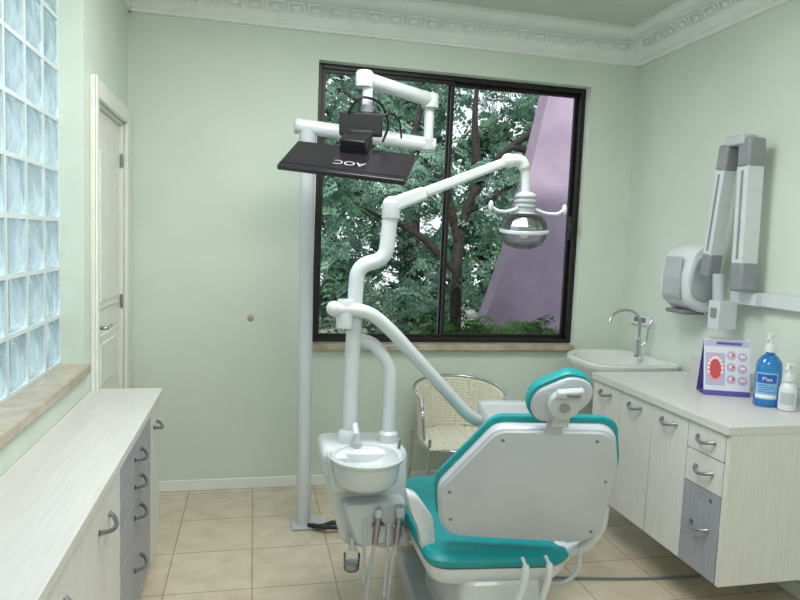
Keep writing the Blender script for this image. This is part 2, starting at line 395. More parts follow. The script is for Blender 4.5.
# right cabinets
rx=1.772;cz0,cz1=.215,.815
for (y0,y1,k) in ((2.82,3.08,'d'),(2.555,2.82,'d'),(2.305,2.555,'d'),(2.085,2.305,'w')):
    lab='wall-hung pale wood cabinet with two white drawers and one grey drawer' if k=='w' else 'wall-hung pale wood cabinet with one door and chrome handle'
    e=cab('wall_hung_cabinet',lab,rx+.019,XR-.002,y0,y1,cz0,cz1,M_lamv)
    if k=='d': front(e,'door',-1,rx+.018,y0,y1,cz0,cz1,M_lamv,(y0+y1)/2,.77,.1)
    else:
        front(e,'drawer',-1,rx+.018,y0,y1,.70,cz1,M_lamv,2.19,.765,.1)
        front(e,'drawer',-1,rx+.018,y0,y1,.562,.70,M_lamv,2.19,.64,.1)
        o=front(e,'drawer',-1,rx+.018,y0,y1,cz0,.562,M_grey,2.19,.41,.1)
        h=MB();h.lathe([(0,0),(.007,0),(.007,.003),(0,.003)],(rx,2.14,.53),M_steel,12,axis=(-1,0,0));h.obj('lock',o)
b=MB();b.box(rx-.012,XR-.002,2.062,3.085,.816,.85,M_lam);b.box(XR-.03,XR-.002,2.062,3.085,.85,.93,M_lam);b.box(rx,XR-.002,2.064,2.083,cz0,.816,M_lamv)
b.obj('countertop',label='pale wood laminate countertop with low upstand and end panel',cat='countertop',bevel=.002)
# ------------------------------------------------------------ basin + faucet
e=thing('washbasin','white porcelain wall-hung corner washbasin','washbasin',(2.08,3.4,0))
out=roundpoly([(1.83,3.16),(2.379,3.12),(2.379,3.72),(2.02,3.74),(1.83,3.56)],.15,8)
b=MB();b.prism(out,(0,0,.865),(1,0,0),(0,1,0),(0,0,1),[(.35,-.2),(.6,-.17),(.85,-.09),(.97,-.04),(1,-.02),(1,-.005),(.985,0),(.84,-.002),(.8,-.015),(.7,-.06),(.4,-.1),(.1,-.105)],M_por)
b.obj('basin',e)
b=MB();b.lathe([(.02,0),(.02,.004),(0,.004)],(2.08,3.44,.762),M_chrome,16);b.obj('drain',e)
b=MB();b.tube([(2.12,3.44,.68),(2.12,3.44,.0)],.02,M_chrome,14);b.obj('waste_pipe',e)
e=thing('tap','chrome gooseneck tap with side lever on the basin','tap',(2.27,3.46,.862))
b=MB();b.lathe([(.024,0),(.024,.012),(.015,.02),(.013,.09),(.016,.1),(.011,.115)],(2.27,3.46,.862),M_chrome,20)
pts=[(2.27,3.46,.96)];
for i in range(13):
    t=math.pi*(.05+.8*i/12);pts.append((2.16+.11*math.cos(t),3.46-.02*i/12,1.06+.085*math.sin(t)))
pts.insert(1,(2.27,3.46,1.02));pts.append((2.05,3.435,1.075))
b.tube(pts,.0085,M_chrome,12);b.obj('spout',e)
b=MB();b.tube(fillet([(2.285,3.46,.93),(2.315,3.45,.95),(2.32,3.45,1.05),(2.345,3.45,1.09)],.03),.006,M_chrome,10);b.obj('lever',e)
# ------------------------------------------------------------ paper dispenser
e=thing('paper_towel_dispenser','white rounded paper towel dispenser with smoky translucent cover on the wall','dispenser',(2.3,3.12,1.18))
yA,yB=2.95,3.19
po=roundpoly([(2.379,1.19),(2.379,1.54),(2.30,1.55),(2.225,1.51),(2.185,1.38),(2.205,1.24),(2.28,1.185)],.07,6)
b=MB();b.prism(po,(0,yA,0),(1,0,0),(0,0,1),(0,1,0),[(.80,-.004),(.93,0),(1,.025),(1,yB-yA-.025),(.93,yB-yA)],M_wplast);b.obj('cover',e)
wn=roundpoly([(2.212,1.26),(2.34,1.235),(2.355,1.36),(2.315,1.49),(2.235,1.475),(2.205,1.38)],.06,6)
b=MB();b.prism(wn,(0,yA-.004,0),(1,0,0),(0,0,1),(0,1,0),[(.93,-.010),(.98,-.007),(1,0),(1,.02)],M_smoke);b.obj('side_window',e)
b=MB();b.prism(roundpoly([(2.182,1.27),(2.192,1.24),(2.19,1.48),(2.178,1.38)],.01,2),(0,3.0,0),(1,0,0),(0,0,1),(0,1,0),[(1,0),(1,.14)],M_smoke);b.obj('front_window',e)
b=MB();b.box(2.22,2.34,2.99,3.16,1.172,1.195,M_gplast);b.obj('outlet_slot',e,bevel=.006)
# ------------------------------------------------------------ xray arm
e=thing('xray_wall_arm','folded white and grey jointed x-ray arm mounted on the wall','x-ray arm',(2.36,2.6,1.3))
b=MB();b.box(2.335,XR-.001,1.5,2.66,1.255,1.325,M_enam);b.obj('wall_rail',e,bevel=.008)
def arm(p,q,w,d,mm,cap,name):
    p=Vector(p);q=Vector(q);t=(q-p).normalized();n=Vector((1,0,0));s=t.cross(n).normalized();n=s.cross(t)
    L=(q-p).length
    b=MB();b.obox((p+q)/2,t*(L*.72),s*w,n*d,mm);b.obox((p+q)/2+(-n)*(d*.5+.002),t*(L*.6),s*w*.2,n*.004,cap);a=b.obj(name,e,bevel=.012,seg=3)
    for c,sg in ((p,1),(q,-1)):
        b=MB();b.obox(c+t*sg*L*.08,t*(L*.2),s*w*1.12,n*d*1.12,cap);b.obj('joint_cover',a,bevel=.014,seg=3)
arm((2.235,2.775,2.01),(2.255,2.87,1.39),.06,.07,M_enam,M_gplast2,'upper_arm')
arm((2.262,2.66,2.03),(2.265,2.645,1.34),.07,.085,M_enam,M_gplast2,'forearm')
b=MB();b.obox((2.245,2.712,2.035),(.085,0,0),(0,.12,0),(0,0,.05),M_enamg);b.obj('elbow',e,bevel=.01,seg=2)
b=MB();b.tube([(2.255,2.78,1.22),(2.255,2.80,1.40)],.03,M_enamg,20);b.obox((2.26,2.76,1.20),(.1,0,0),(0,.08,0),(0,0,.14),M_enam);b.obox((2.207,2.76,1.21),(.006,0,0),(0,.04,0),(0,0,.05),M_gplast2);b.box(2.3,2.37,2.6,2.77,1.26,1.32,M_enam);b.obj('swivel_head',e,bevel=.012,seg=3)
# ------------------------------------------------------------ brochure, bottles
e=thing('desk_calendar','white and purple tent card with dental pictures on the countertop','tent card',(2.13,2.53,.851))
su=Vector((.93,-.36,0)).normalized();nu=Vector((-.36,-.93,0)).normalized()
base=Vector((2.13,2.53,.8515));tu=(Vector((0,0,1))-nu*.22).normalized();wd,hh=.20,.26
fn=su.cross(tu)
def card(o,s,t,w,h,m,off,u0=0,v0=0):
    n=s.cross(t).normalized();c=o+s*u0+t*(v0+h/2)+n*off
    return (c,s*w,t*h,n*.0012,m)
b=MB();b.obox(*card(base,su,tu,wd,hh,M_paper,0));
tb=(Vector((0,0,1))+nu*.22).normalized()
ap=base+tu*hh;bb=ap-tb*hh;b.obox((ap+bb)/2,su*wd,tb*hh,su.cross(tb)*.0012,M_purple)
b.obox(base-nu*.05*1.0,su*wd,nu*.10,Vector((0,0,.0012)),M_purple)
b.obj('card',e,smooth=False)
b=MB();b.obox(*card(base,su,tu,wd,.022,M_purple,.0013,0,.0));b.obox(*card(base,su,tu,wd*.98,.03,M_lilac,.0013,0,.225));b.obox(*card(base,su,tu,wd*.55,.012,M_purple,.0026,.01,.234))
b.obox(*card(base,su,tu,.085,.15,M_lilac,.0013,-.050,.045))
def disc(b,u,v,r,m,off,asp=1):
    c=base+su*u+tu*v+fn*off;k=18
    b.add([c+su*r*math.cos(2*math.pi*i/k)+tu*r*asp*math.sin(2*math.pi*i/k) for i in range(k)],[tuple(range(k))],m)
# arch of gum with a row of small teeth
disc(b,-.05,.125,.037,M_pink,.0028,1.75);disc(b,-.05,.120,.026,M_red,.0032,1.75)
for i in range(11):
    a=math.pi*(-.1+1.2*i/10);disc(b,-.05+.030*math.cos(a),.122+.052*math.sin(a),.0055,M_textb,.0037,1.2)
for i,(u,v) in enumerate(((.02,.185),(.068,.18),(.02,.13),(.068,.125),(.02,.075),(.068,.07))):
    disc(b,u,v,.021,M_lilac,.002,1);disc(b,u,v,.016,M_pink,.0026,.8);disc(b,u-.004,v+.003,.006,M_textb,.0032,1.2);disc(b,u+.006,v+.002,.005,M_textb if i%2 else M_red,.0033,1.2)
b.obj('printed_pictures',e,smooth=False)
b=MB()
for i in range(14):
    c=ap+su*(-.07+i*.0108);b.tube([c+Vector((0,.006*math.cos(q),.006*math.sin(q))) for q in [k*math.pi/4 for k in range(8)]],.0012,M_steel,5,closed=True)
b.obj('wire_binding',e)
def pump(e,c,z,m,s=1,dirv=(-.8,-.6,0)):
    c=Vector(c);d=Vector(dirv).normalized();b=MB()
    b.lathe([(.018*s,0),(.018*s,.02*s),(.012*s,.024*s),(.006*s,.026*s),(.006*s,.05*s),(.014*s,.05*s),(.014*s,.058*s),(0,.06*s)],(c.x,c.y,z),m,18)
    p=Vector((c.x,c.y,z+.052*s));b.tube(fillet([p,p+d*.04*s,p+d*.05*s-Vector((0,0,.012*s))],.01),.005*s,m,8)
    b.obj('pump',e)
bx,by=2.19,2.36
e=thing('mouthwash_bottle','clear blue mouthwash bottle with white pump and label','bottle',(bx,by,.851))
b=MB();b.lathe([(.05,0),(.057,.006),(.057,.17),(.053,.19),(.036,.215),(.02,.225),(.02,.235)],(bx,by,.851),M_blue,32,sx=1,sy=.8);b.obj('bottle_body',e)
pump(e,(bx,by,0),1.086,M_wplast,1.4)
b=MB()
def curved_label(b,c,rx,ry,z0,z1,a0,a1,m,k=12):
    vs=[]
    for i in range(k+1):
        a=a0+(a1-a0)*i/k
        for z in(z0,z1): vs.append((c[0]+rx*math.cos(a),c[1]+ry*math.sin(a),z))
    b.add(vs,[(2*i,2*i+2,2*i+3,2*i+1) for i in range(k)],m)
ac=math.atan2(-by,-bx)
curved_label(b,(bx,by),.0578,.0464,.885,1.0,ac-.9,ac+.9,M_lblue)
curved_label(b,(bx,by),.0583,.0469,.955,.993,ac-.75,ac+.75,M_blab)
curved_label(b,(bx,by),.0583,.0469,.890,.905,ac-.85,ac+.85,M_textb)
for z,q in ((.915,.6),(.925,.3),(.935,.6),(.945,.1)): curved_label(b,(bx,by),.0583,.0469,z,z+.003,ac-.6,ac+q,M_blab)
b.obj('bottle_label',e)
text('Plax',.024,(bx-.0430,by-.0425,.974),(.70,-.68,0),(0,0,1),M_textb,'lettering',e)
sx_,sy_=2.215,2.275
e=thing('soap_bottle','small white pump soap bottle on the countertop','bottle',(sx_,sy_,.851))
b=MB();b.lathe([(.03,0),(.034,.005),(.034,.09),(.028,.11),(.016,.12),(.016,.125)],(sx_,sy_,.851),M_wplast,28);b.obj('bottle_body',e)
b=MB();curved_label(b,(sx_,sy_),.0348,.0348,.88,.93,ac-.8,ac+.8,M_enamg);b.obj('bottle_label',e)
pump(e,(sx_,sy_,0),.976,M_wplast,1.3)
# ------------------------------------------------------------ wicker chair
cx,cy=1.17,3.50
e=thing('woven_armchair','cream woven tub armchair with chrome tube frame under the window','chair',(cx,cy,0))
def arc(rx,ry,z,a0,a1,n,drop=0,zz=None):
    pts=[]
    for i in range(n+1):
        t=i/n;a=math.radians(a0+(a1-a0)*t)
        d=drop*(abs(2*t-1)**2)
        pts.append(Vector((cx+rx*math.cos(a),cy+ry*math.sin(a),z-d)))
    return pts
b=MB()
for j in range(16):
    z=.41+j*.0178;k=.87+.13*j/15
    b.tube(arc(.25*k,.24*k,z,-12,192,36,.05*j/15),.0085,M_cane,6)
for i in range(25):
    t=i/24;a=math.radians(-12+204*t);d=.05*(abs(2*t-1)**2)
    b.tube([(cx+.2175*math.cos(a),cy+.209*math.sin(a),.40),(cx+.25*math.cos(a),cy+.24*math.sin(a),.68-d)],.0105,M_cane,6)
b.obj('backrest',e)
b=MB()
rim=[Vector((cx+.26,cy-.22,.44)),Vector((cx+.27,cy-.2,.59))]+arc(.265,.25,.695,-20,200,36,.06)+[Vector((cx-.27,cy-.2,.59)),Vector((cx-.26,cy-.22,.44))]
b.tube(fillet(rim,.04,4),.008,M_chrome,12)
b.obj('arm_tube',e)
b=MB()
for j in range(20):
    y=cy-.22+j*.022;hw=.23 if y<cy else .23*math.sqrt(max(.05,1-((y-cy)/.25)**2))
    b.tube([(cx-hw,y,.39),(cx-hw*.5,y,.386+.006*(j%2)),(cx,y,.39),(cx+hw*.5,y,.386+.006*(j%2)),(cx+hw,y,.39)],.0105,M_cane,6)
for i in range(11):
    x=cx-.2+i*.04;b.tube([(x,cy-.22,.393),(x,cy+.25*math.sqrt(max(0,1-((x-cx)/.25)**2))*.85,.393)],.009,M_cane,6)
b.obj('seat',e)
b=MB();ring=[Vector((cx+.24*math.cos(a),cy-.02+.23*math.sin(a),.375)) for a in [k*math.pi/16 for k in range(32)]];b.tube(ring,.011,M_chrome,10,closed=True);b.obj('seat_ring',e)
for sx in(-1,1):
    for sy in(-1,1):
        b=MB();b.tube([(cx+sx*.225,cy+sy*.19-.02,.44 if sy<0 else .375),(cx+sx*.24,cy+sy*.21-.02,.0)],.010,M_chrome,10);b.obj('leg',e)
# ------------------------------------------------------------ floor pole with monitor arm
e=thing('monitor_floor_pole','tall white floor pole with jointed arm','pole',(.28,3.3,0))
b=MB();b.tube([(.28,3.3,.012),(.25,3.3,2.0)],.036,M_enam,20);b.obj('pole',e)
b=MB();b.box(.22,.40,3.23,3.37,.001,.014,M_enamg);b.obj('foot',e,bevel=.004)
b=MB();b.tube([(.19,3.3,2.045),(.88,3.22,1.985)],.036,M_enam,20);b.tube([(.185,3.3,2.045),(.20,3.3,2.044)],.041,M_enamg,20);b.tube([(.25,3.3,1.96),(.25,3.3,2.04)],.042,M_enamg,20);b.obj('lower_arm',e)
b=MB();b.tube([(.845,3.22,1.95),(.845,3.22,2.20)],.024,M_enam,18);b.lathe([(.036,0),(.036,.05)],(.845,3.22,1.96),M_enamg,18);b.obj('riser',e)
b=MB();b.tube([(.86,3.22,2.205),(.455,2.95,2.215)],.034,M_enam,20);b.lathe([(.04,0),(.042,.01),(.042,.06),(.035,.07)],(.845,3.21,2.165),M_enam,20);b.lathe([(.038,0),(.04,.01),(.04,.06),(.033,.07)],(.47,2.96,2.18),M_enam,20);b.obj('upper_arm',e)
b=MB();b.tube([(.487,2.965,2.2),(.487,2.965,2.03)],.024,M_enam,18);b.lathe([(.03,0),(.03,.03)],(.487,2.965,2.07),M_gplast,18);b.obj('drop_tube',e)
e2=thing('monitor','black flat monitor tilted downward on its bracket','monitor',(.39,2.84,1.84))
FL=Vector((.187,3.05,1.938));U=Vector((.51,-.22,-.055));V=Vector((-.093,-.2,-.138))
un=U.normalized();V=(V-un*V.dot(un));vn=V.normalized();nn=un.cross(vn)
if nn.z<0: nn=-nn
cc=FL+U*.5+V*.5
b=MB();b.obox(cc-nn*.012,U,V*1.0,nn*.024,M_mon);b.obj('casing',e2,bevel=.006)
b=MB();b.obox(cc-nn*.025,U*.95,V*.9,nn*.003,M_black);b.obj('screen',e2)
b=MB();b.obox(cc+vn*.098,U*.98,vn*.004,nn*.003,M_black);b.obj('casing_seam',e2)
text('AOC',.05,cc+un*.015+vn*.035+nn*.0008,-un,vn,M_text,'lettering',e2,.0003,1.3)
b=MB();b.obox(cc-vn*.10+nn*.03,un*.12,vn*.07,nn*.06,M_black)
b.obox((.462,2.965,2.015),(.19,-.04,0),(.01,.05,0),(0,0,.10),M_black);b.obox((.462,2.945,1.94),(.10,-.02,0),(.01,.05,0),(0,0,.09),M_black)
b.obj('mount_bracket',e2,bevel=.006)
b=MB();b.tube(fillet([(.40,2.95,2.06),(.44,2.9,2.13),(.55,2.95,2.12),(.60,3.0,2.03),(.57,3.0,1.95)],.05),.006,M_black,8);b.tube(fillet([(.52,2.95,2.04),(.60,2.95,2.08),(.66,3.05,2.06),(.68,3.1,1.99)],.04),.005,M_black,8);b.obj('cable',e2)
b=MB();b.tube([(.45,3.02,1.90),(.45,3.05,1.78)],.012,M_enamg,10);b.obj('stub',e2)
b=MB()
b.tube(fillet([(.30,3.25,.02),(.37,3.22,.02),(.44,3.26,.03),(.50,3.2,.012),(.62,3.15,.012)],.04),.012,M_rub,10);b.tube(fillet([(.32,3.23,.03),(.38,3.18,.035),(.46,3.2,.02),(.60,3.1,.012)],.04),.010,M_rub,10)
b.obj('floor_hose',label='dark flexible hoses lying at the pole foot',cat='hose')
# ------------------------------------------------------------ dental unit
py=2.48
e=thing('dental_unit','white dental unit with spittoon bowl, bent posts and jointed arms','dental unit',(.42,2.48,.3))
def unitbody():
    out=roundpoly([(.262,.705),(.275,.60),(.31,.48),(.355,.32),(.56,.30),(.60,.36),(.605,.56),(.60,.70)],.04,5)
    b=MB();b.prism(out,(0,2.40,0),(1,0,0),(0,0,1),(0,1,0),[(.9,-.02),(.97,-.008),(1,.01),(1,.2),(.95,.22)],M_enam);return b
body=unitbody().obj('unit_body',e)
b=MB();b.prism(roundpoly([(.28,.70),(.36,.70),(.36,.56),(.30,.56)],.02,4),(0,2.33,0),(1,0,0),(0,0,1),(0,1,0),[(.9,-.01),(1,0),(1,.1)],M_enam);b.prism(roundpoly([(.335,.52),(.59,.52),(.575,.36),(.40,.34)],.03,4),(0,2.33,0),(1,0,0),(0,0,1),(0,1,0),[(.9,-.015),(1,0),(1,.1)],M_enamg);b.obj('front_panel',e)
bc=(.423,2.31,.70)
b=MB();b.lathe([(.06,-.108),(.098,-.103),(.114,-.088),(.121,-.055),(.125,-.015),(.136,-.006),(.139,.004),(.132,.011),(.118,.007),(.109,-.025),(.085,-.045),(.05,-.055),(.012,-.058)],bc,M_bowl,40);b.obj('spittoon_bowl',e)
b=MB();b.lathe([(.012,-.058),(.012,-.054),(0,-.054)],bc,M_steel,14);b.obj('drain',e)
b=MB();b.tube(fillet([(.40,2.42,.70),(.40,2.42,.785),(.385,2.38,.80),(.385,2.33,.775)],.03),.011,M_enam,12);b.lathe([(.022,0),(.02,.02),(.012,.025)],(.40,2.42,.70),M_enamg,16);b.obj('rinse_spout',e)
b=MB();b.tube(fillet([(.565,2.40,.70),(.565,2.40,.735),(.55,2.36,.745)],.02),.007,M_chrome,10);b.obj('cup_filler',e)
# main post
P=fillet([(.380,py,.69),(.386,py,1.262),(.392,py,1.40),(.50,py,1.425),(.515,py,1.62)],.085,8)
b=MB();b.tube(P,.030,M_enam,20);b.lathe([(.045,0),(.045,.04),(.034,.055)],(.380,py,.70),M_enam,24);b.lathe([(.036,0),(.036,.05),(.033,.06)],(.515,py,1.585),M_enamg,24);b.obj('lamp_post',e)
b=MB();b.tube(fillet([(.39,py+.03,1.11),(.47,py+.01,1.095),(.54,py,1.0),(.537,py,.69)],.09,8),.026,M_enam,18);b.lathe([(.038,0),(.038,.035),(.028,.045)],(.537,py,.70),M_enam,24);b.obj('side_post',e)
# lamp arm
p=Vector((.515,py,1.635));q=Vector((.985,py,1.835));t=(q-p).normalized();up=Vector((0,-1,0)).cross(t);
if up.z<0: up=-up
A=MB()
def tap(b,p,q,w0,h0,w1,h1,m):
    t=(q-p).normalized();u=Vector((0,1,0));h=t.cross(u)
    if h.z<0:h=-h
    vs=[]
    for c,w,hh in((p,w0,h0),(q,w1,h1)):
        for a,bb in((-1,-1),(1,-1),(1,1),(-1,1)): vs.append(c+u*a*w/2+h*bb*hh/2)
    b.add(vs,[(0,1,2,3),(4,5,6,7),(0,1,5,4),(1,2,6,5),(2,3,7,6),(3,0,4,7)],m)
tap(A,p,p+(q-p)*.28,.055,.058,.05,.052,M_enam);tap(A,p+(q-p)*.27,q,.042,.042,.036,.036,M_enam)
arm1=A.obj('spring_arm',e,bevel=.012,seg=3)
b=MB();b.ell(p,.036,.034,.036,M_enam);b.obj('arm_joint',e)
b=MB();b.ell(q,.03,.028,.03,M_enam);b.obj('arm_joint',e)
b=MB();b.tube(fillet([q,q+Vector((.055,0,.008)),q+Vector((.078,0,-.05)),q+Vector((.08,0,-.15))],.04,6),[.026]*9+[.018]*7,M_enam,16);b.obj('lamp_yoke',e)
lc=Vector((1.068,py,1.578));AX=(-.05,-.12,1)
b=MB();b.lathe([(.016,.14),(.03,.135),(.043,.125),(.044,.118),(.036,.115),(.036,.108),(.044,.105),(.044,.098),(.036,.095),(.036,.088),(.044,.085),(.044,.078),(.038,.075),(.038,.055),(.045,.05)],(lc.x,lc.y,lc.z),M_enamg,28);lh=b.obj('lamp_head',e)
b=MB();b.lathe([(.042,.052),(.066,.046),(.084,.028),(.094,.004),(.095,-.025),(.088,-.052),(.071,-.074),(.042,-.086),(0,-.09)],lc,M_clear,40,axis=AX);b.obj('lens_shield',lh)
# faceted mirror reflector (flat facets)
b=MB();b.lathe([(.0,.042),(.046,.04),(.066,.027),(.080,.006),(.086,-.02),(.083,-.02),(.064,.010),(.042,.024),(0,.028)],lc,M_steel,14,axis=AX);b.obj('reflector',lh,smooth=False)
b=MB();b.lathe([(.096,-.024),(.099,-.022),(.099,-.012),(.096,-.010)],lc,M_enam,40,axis=AX);b.obj('lens_ring',lh)
b=MB();b.lathe([(.022,.03),(.028,-.005),(.024,-.03),(.014,-.045),(0,-.05)],lc,M_textb,14,axis=AX);b.obj('bulb',lh)
b=MB();b.lathe([(0,-.060),(.022,-.061),(.024,-.066),(.018,-.071),(0,-.073)],lc,M_steel,20,axis=AX);b.obj('front_cap',lh)
for sg in(-1,1):
    b=MB();x=lc.x
    b.tube(fillet([(x+sg*.035,py-.01,1.650),(x+sg*.08,py-.02,1.632),(x+sg*.13,py-.03,1.632),(x+sg*.155,py-.03,1.65)],.03),.0075,M_enam,10)
    b.ell((x+sg*.158,py-.03,1.652),.011,.010,.022,M_enam,14);b.obj('lamp_handle',lh)
# tray arm
b=MB();b.lathe([(.032,0),(.034,.01),(.034,.1),(.03,.11)],(.345,py-.03,1.16),M_enam,20)
b.tube(fillet([(.30,py-.04,1.235),(.43,py-.04,1.23),(.52,py-.02,1.16),(.90,2.56,.775),(.96,2.6,.74)],.09,8),.026,M_enam,18)
b.ell((.30,py-.04,1.235),.03,.03,.03,M_enam,14);b.obj('tray_arm',e)
b=MB()
out=roundpoly([(.955,2.46),(1.27,2.40),(1.31,2.70),(1.0,2.76)],.04,4)
b.prism(out,(0,0,.74),(1,0,0),(0,1,0),(0,0,1),[(.94,0),(1,.012),(1,.045),(.97,.055),(.93,.055),(.92,.045),(.1,.045)],M_enam);tr=b.obj('instrument_tray',e)
b=MB();b.prism(roundpoly([(.99,2.42),(1.24,2.36),(1.26,2.42),(1.0,2.48)],.02,4),(0,0,.70),(1,0,0),(0,1,0),(0,0,1),[(.95,0),(1,.01),(1,.05),(.95,.06)],M_enamg);b.obj('handpiece_console',tr)
# connection to chair
b=MB();b.box(.50,.64,2.44,2.56,.27,.35,M_enam);b.obj('support_arm',e,bevel=.02,seg=3)
# hanging handpieces at unit
for i,(x,y) in enumerate(((.47,2.30),(.55,2.29))):
    h=thing('suction_handpiece','metal and white suction handpiece hanging in its holder with hose','handpiece',(x,y,.47),'handpieces on the dental unit')
    b=MB();b.tube([(x+.008,y,.50),(x+.003,y+.005,.46),(x-.004,y+.01,.36)],[.008,.014,.011],M_steel,14);b.lathe([(.016,0),(.018,.02),(.012,.03)],(x+.005,y,.47),M_enamg,14);b.obj('grip',h)
    b=MB();b.tube(fillet([(x-.004,y+.01,.36),(x-.02,y+.02,.25),(x-.025,y+.04,.10),(x-.005,y+.06,.012),(x+.01,y+.16,.0085)],.05),.008,M_enamg,10);b.obj('hose',h)
    b=MB();b.tube(fillet([(x,y+.07,.45),(x,y+.02,.445),(x-.02,y-.01,.44)],.02),.006,M_steel,8);b.tube(fillet([(x,y+.07,.45),(x+.01,y+.02,.445),(x+.025,y-.01,.44)],.02),.006,M_steel,8);b.obj('holder_fork',e)
for pp in ([(.425,2.31,.46),(.43,2.32,.2)],[(.515,2.30,.44),(.51,2.31,.15)]):
    h=MB();h.tube(pp,.006,M_enamg,8);h.obj('thin_hose',e)
b=MB();b.lathe([(.026,0),(.03,.006),(.032,.06),(.026,.066),(.012,.075),(.012,.085)],(.385,2.34,.25),M_clear,24);b.lathe([(.0,.08),(.016,.08),(.016,.095),(.008,.10),(.008,.13),(0,.13)],(.385,2.34,.25),M_enamg,16);b.lathe([(.024,.006),(.026,.03),(0,.03)],(.385,2.34,.25),M_smoke,16);b.obj('filter_cup',e)
# ------------------------------------------------------------ dental chair
e=thing('dental_chair','teal upholstered dental chair with pale grey moulded backrest shell','dental chair',(.9,2.3,0))
O=Vector((.93,2.03,.55));S=Vector((.966,-.259,0));Tt=Vector((-.088,-.328,.94));Nn=S.cross(Tt).normalized()  # Nn points to the room behind the chair
out=roundpoly([(-.29,-.03),(-.303,.126),(-.125,.385),(.225,.40),(.262,.375),(.29,.238),(.275,-.045),(.2,-.085),(-.25,-.085)],.035,6)
b=MB();b.prism(out,O,S,Tt,Nn,[(1.0,-.03),(1.0,-.004),(.99,.004),(.975,.006),(.955,.014),(.6,.024),(.2,.028)],M_shell);bk=b.obj('backrest',e)
b=MB()
tl=[(p[0]*1.04+.0,.16+(p[1]-.16)*1.02+.014) for p in out]
b.prism(tl,O,S,Tt,Nn,[(.9,-.068),(.98,-.060),(1.0,-.048),(1.0,-.036),(.97,-.030)],M_teal);b.obj('back_cushion',bk)
for u,v in((-.25,.0),(.235,-.02),(-.10,.345),(.20,.36),(-.26,.12),(.25,.2)):
    b=MB();b.lathe([(.007,0),(.007,.004),(0,.005)],O+S*u+Tt*v+Nn*.013,M_gplast,12,axis=Nn)
    b.obj('screw_cap',bk)
# headrest
hc=Vector((.935,1.83,1.04));hs=(S*.86+Tt*.5).normalized();ht=Nn.cross(hs)
if ht.z<0: ht=-ht
b=MB();ho=roundpoly([(-.108,-.045),(-.108,.02),(-.06,.066),(.06,.066),(.106,.025),(.106,-.03),(.055,-.068),(-.05,-.072)],.06,6)
b.prism(ho,hc,hs,ht,Nn,[(.8,-.045),(.95,-.038),(1,-.025),(1,-.008),(.97,.003)],M_teal);hr=b.obj('headrest',e)
b=MB();b.prism(ho,hc+ht*(-.008)+hs*.003,hs,ht,Nn,[(.93,.0),(.94,.006),(.91,.014),(.8,.020),(.4,.026)],M_shell);b.obj('headrest_shell',hr)
c0=hc+S*.012-Tt*.012
b=MB();b.lathe([(.050,.018),(.052,.034),(.046,.044),(.027,.048),(0,.048)],c0,M_enamg,28,axis=Nn);b.lathe([(.016,.048),(.016,.054),(0,.055)],c0,M_gplast2,20,axis=Nn);b.obj('tilt_hinge',hr)
b=MB();b.obox(c0+Tt*.048+S*.012+Nn*.04,S*.08+Tt*.012,Tt*.022,Nn*.03,M_enamg);b.obox(c0-Tt*.05+Nn*.02,S*.055,Tt*.08,Nn*.02,M_enamg);b.obj('tilt_bracket',hr,bevel=.006)
b=MB();b.obox(c0+Tt*.05+S*.02+Nn*.056,S*.04,Tt*.012,Nn*.01,M_gplast);b.obj('tilt_lock',hr,bevel=.003)
b=MB();b.obox(hc-Vector((0,0,.085))+Nn*-.012+Vector((.006,.02,0)),S*.05,Tt*.12,Nn*.014,M_enamg);b.obj('headrest_stem',e,bevel=.003)
# seat
so=roundpoly([(.61,2.07),(1.10,2.02),(1.20,2.15),(1.18,2.72),(1.0,2.86),(.72,2.86),(.615,2.74)],.09,6)
b=MB();b.prism(so,(0,0,.36),(1,0,0),(0,1,0),(0,0,1),[(.93,0),(.98,.010),(1,.022),(1,.036),(.97,.050),(.85,.058),(.3,.056)],M_teal);b.obj('seat_cushion',e)
b=MB();b.prism(so,(0,0,.285),(1,0,0),(0,1,0),(0,0,1),[(.75,0),(.9,.01),(.96,.05),(.96,.076)],M_enam);b.obj('seat_pan',e)
lo=roundpoly([(-.2,0),(.2,0),(.18,-.42),(.12,-.5),(-.12,-.5),(-.18,-.42)],.05,5)
b=MB();b.prism(lo,(.88,2.83,.405),(1,0,0),Vector((0,-.35,.94)).normalized(),Vector((0,.94,.35)).normalized(),[(.95,-.05),(1,-.04),(1,0),(.95,.015)],M_teal)
b.v=[Vector((v.x,v.y,max(v.z,.05))) for v in b.v];b.obj('leg_rest',e)
b=MB();b.prism(roundpoly([(.74,2.07),(1.04,2.05),(1.04,2.6),(.74,2.6)],.06,5),(0,0,0),(1,0,0),(0,1,0),(0,0,1),[(1,.05),(1,.30),(.97,.31)],M_enam);b.prism(roundpoly([(.62,2.0),(1.16,2.0),(1.10,2.85),(.68,2.85)],.08,5),(0,0,0),(1,0,0),(0,1,0),(0,0,1),[(1,.001),(1,.03),(.93,.055)],M_enamg);b.obj('pedestal',e)
# side arms
bo=roundpoly([(.545,.615),(.585,.60),(.655,.505),(.672,.364),(.622,.345),(.600,.46),(.56,.55)],.025,4)
b=MB();b.prism(bo,(0,2.18,0),(1,0,0),(0,0,1),(0,1,0),[(.86,-.010),(.95,-.005),(1,.004),(1,.035),(.95,.042)],M_enam);b.obj('armrest_bracket',e)
b=MB();b.tube(fillet([(1.12,2.12,.38),(1.19,2.06,.42),(1.215,2.0,.52),(1.19,1.96,.60)],.05),.032,M_enam,16,flat=.7);b.ell((1.12,2.12,.38),.05,.05,.04,M_enam,16);b.obj('armrest_bracket',e)
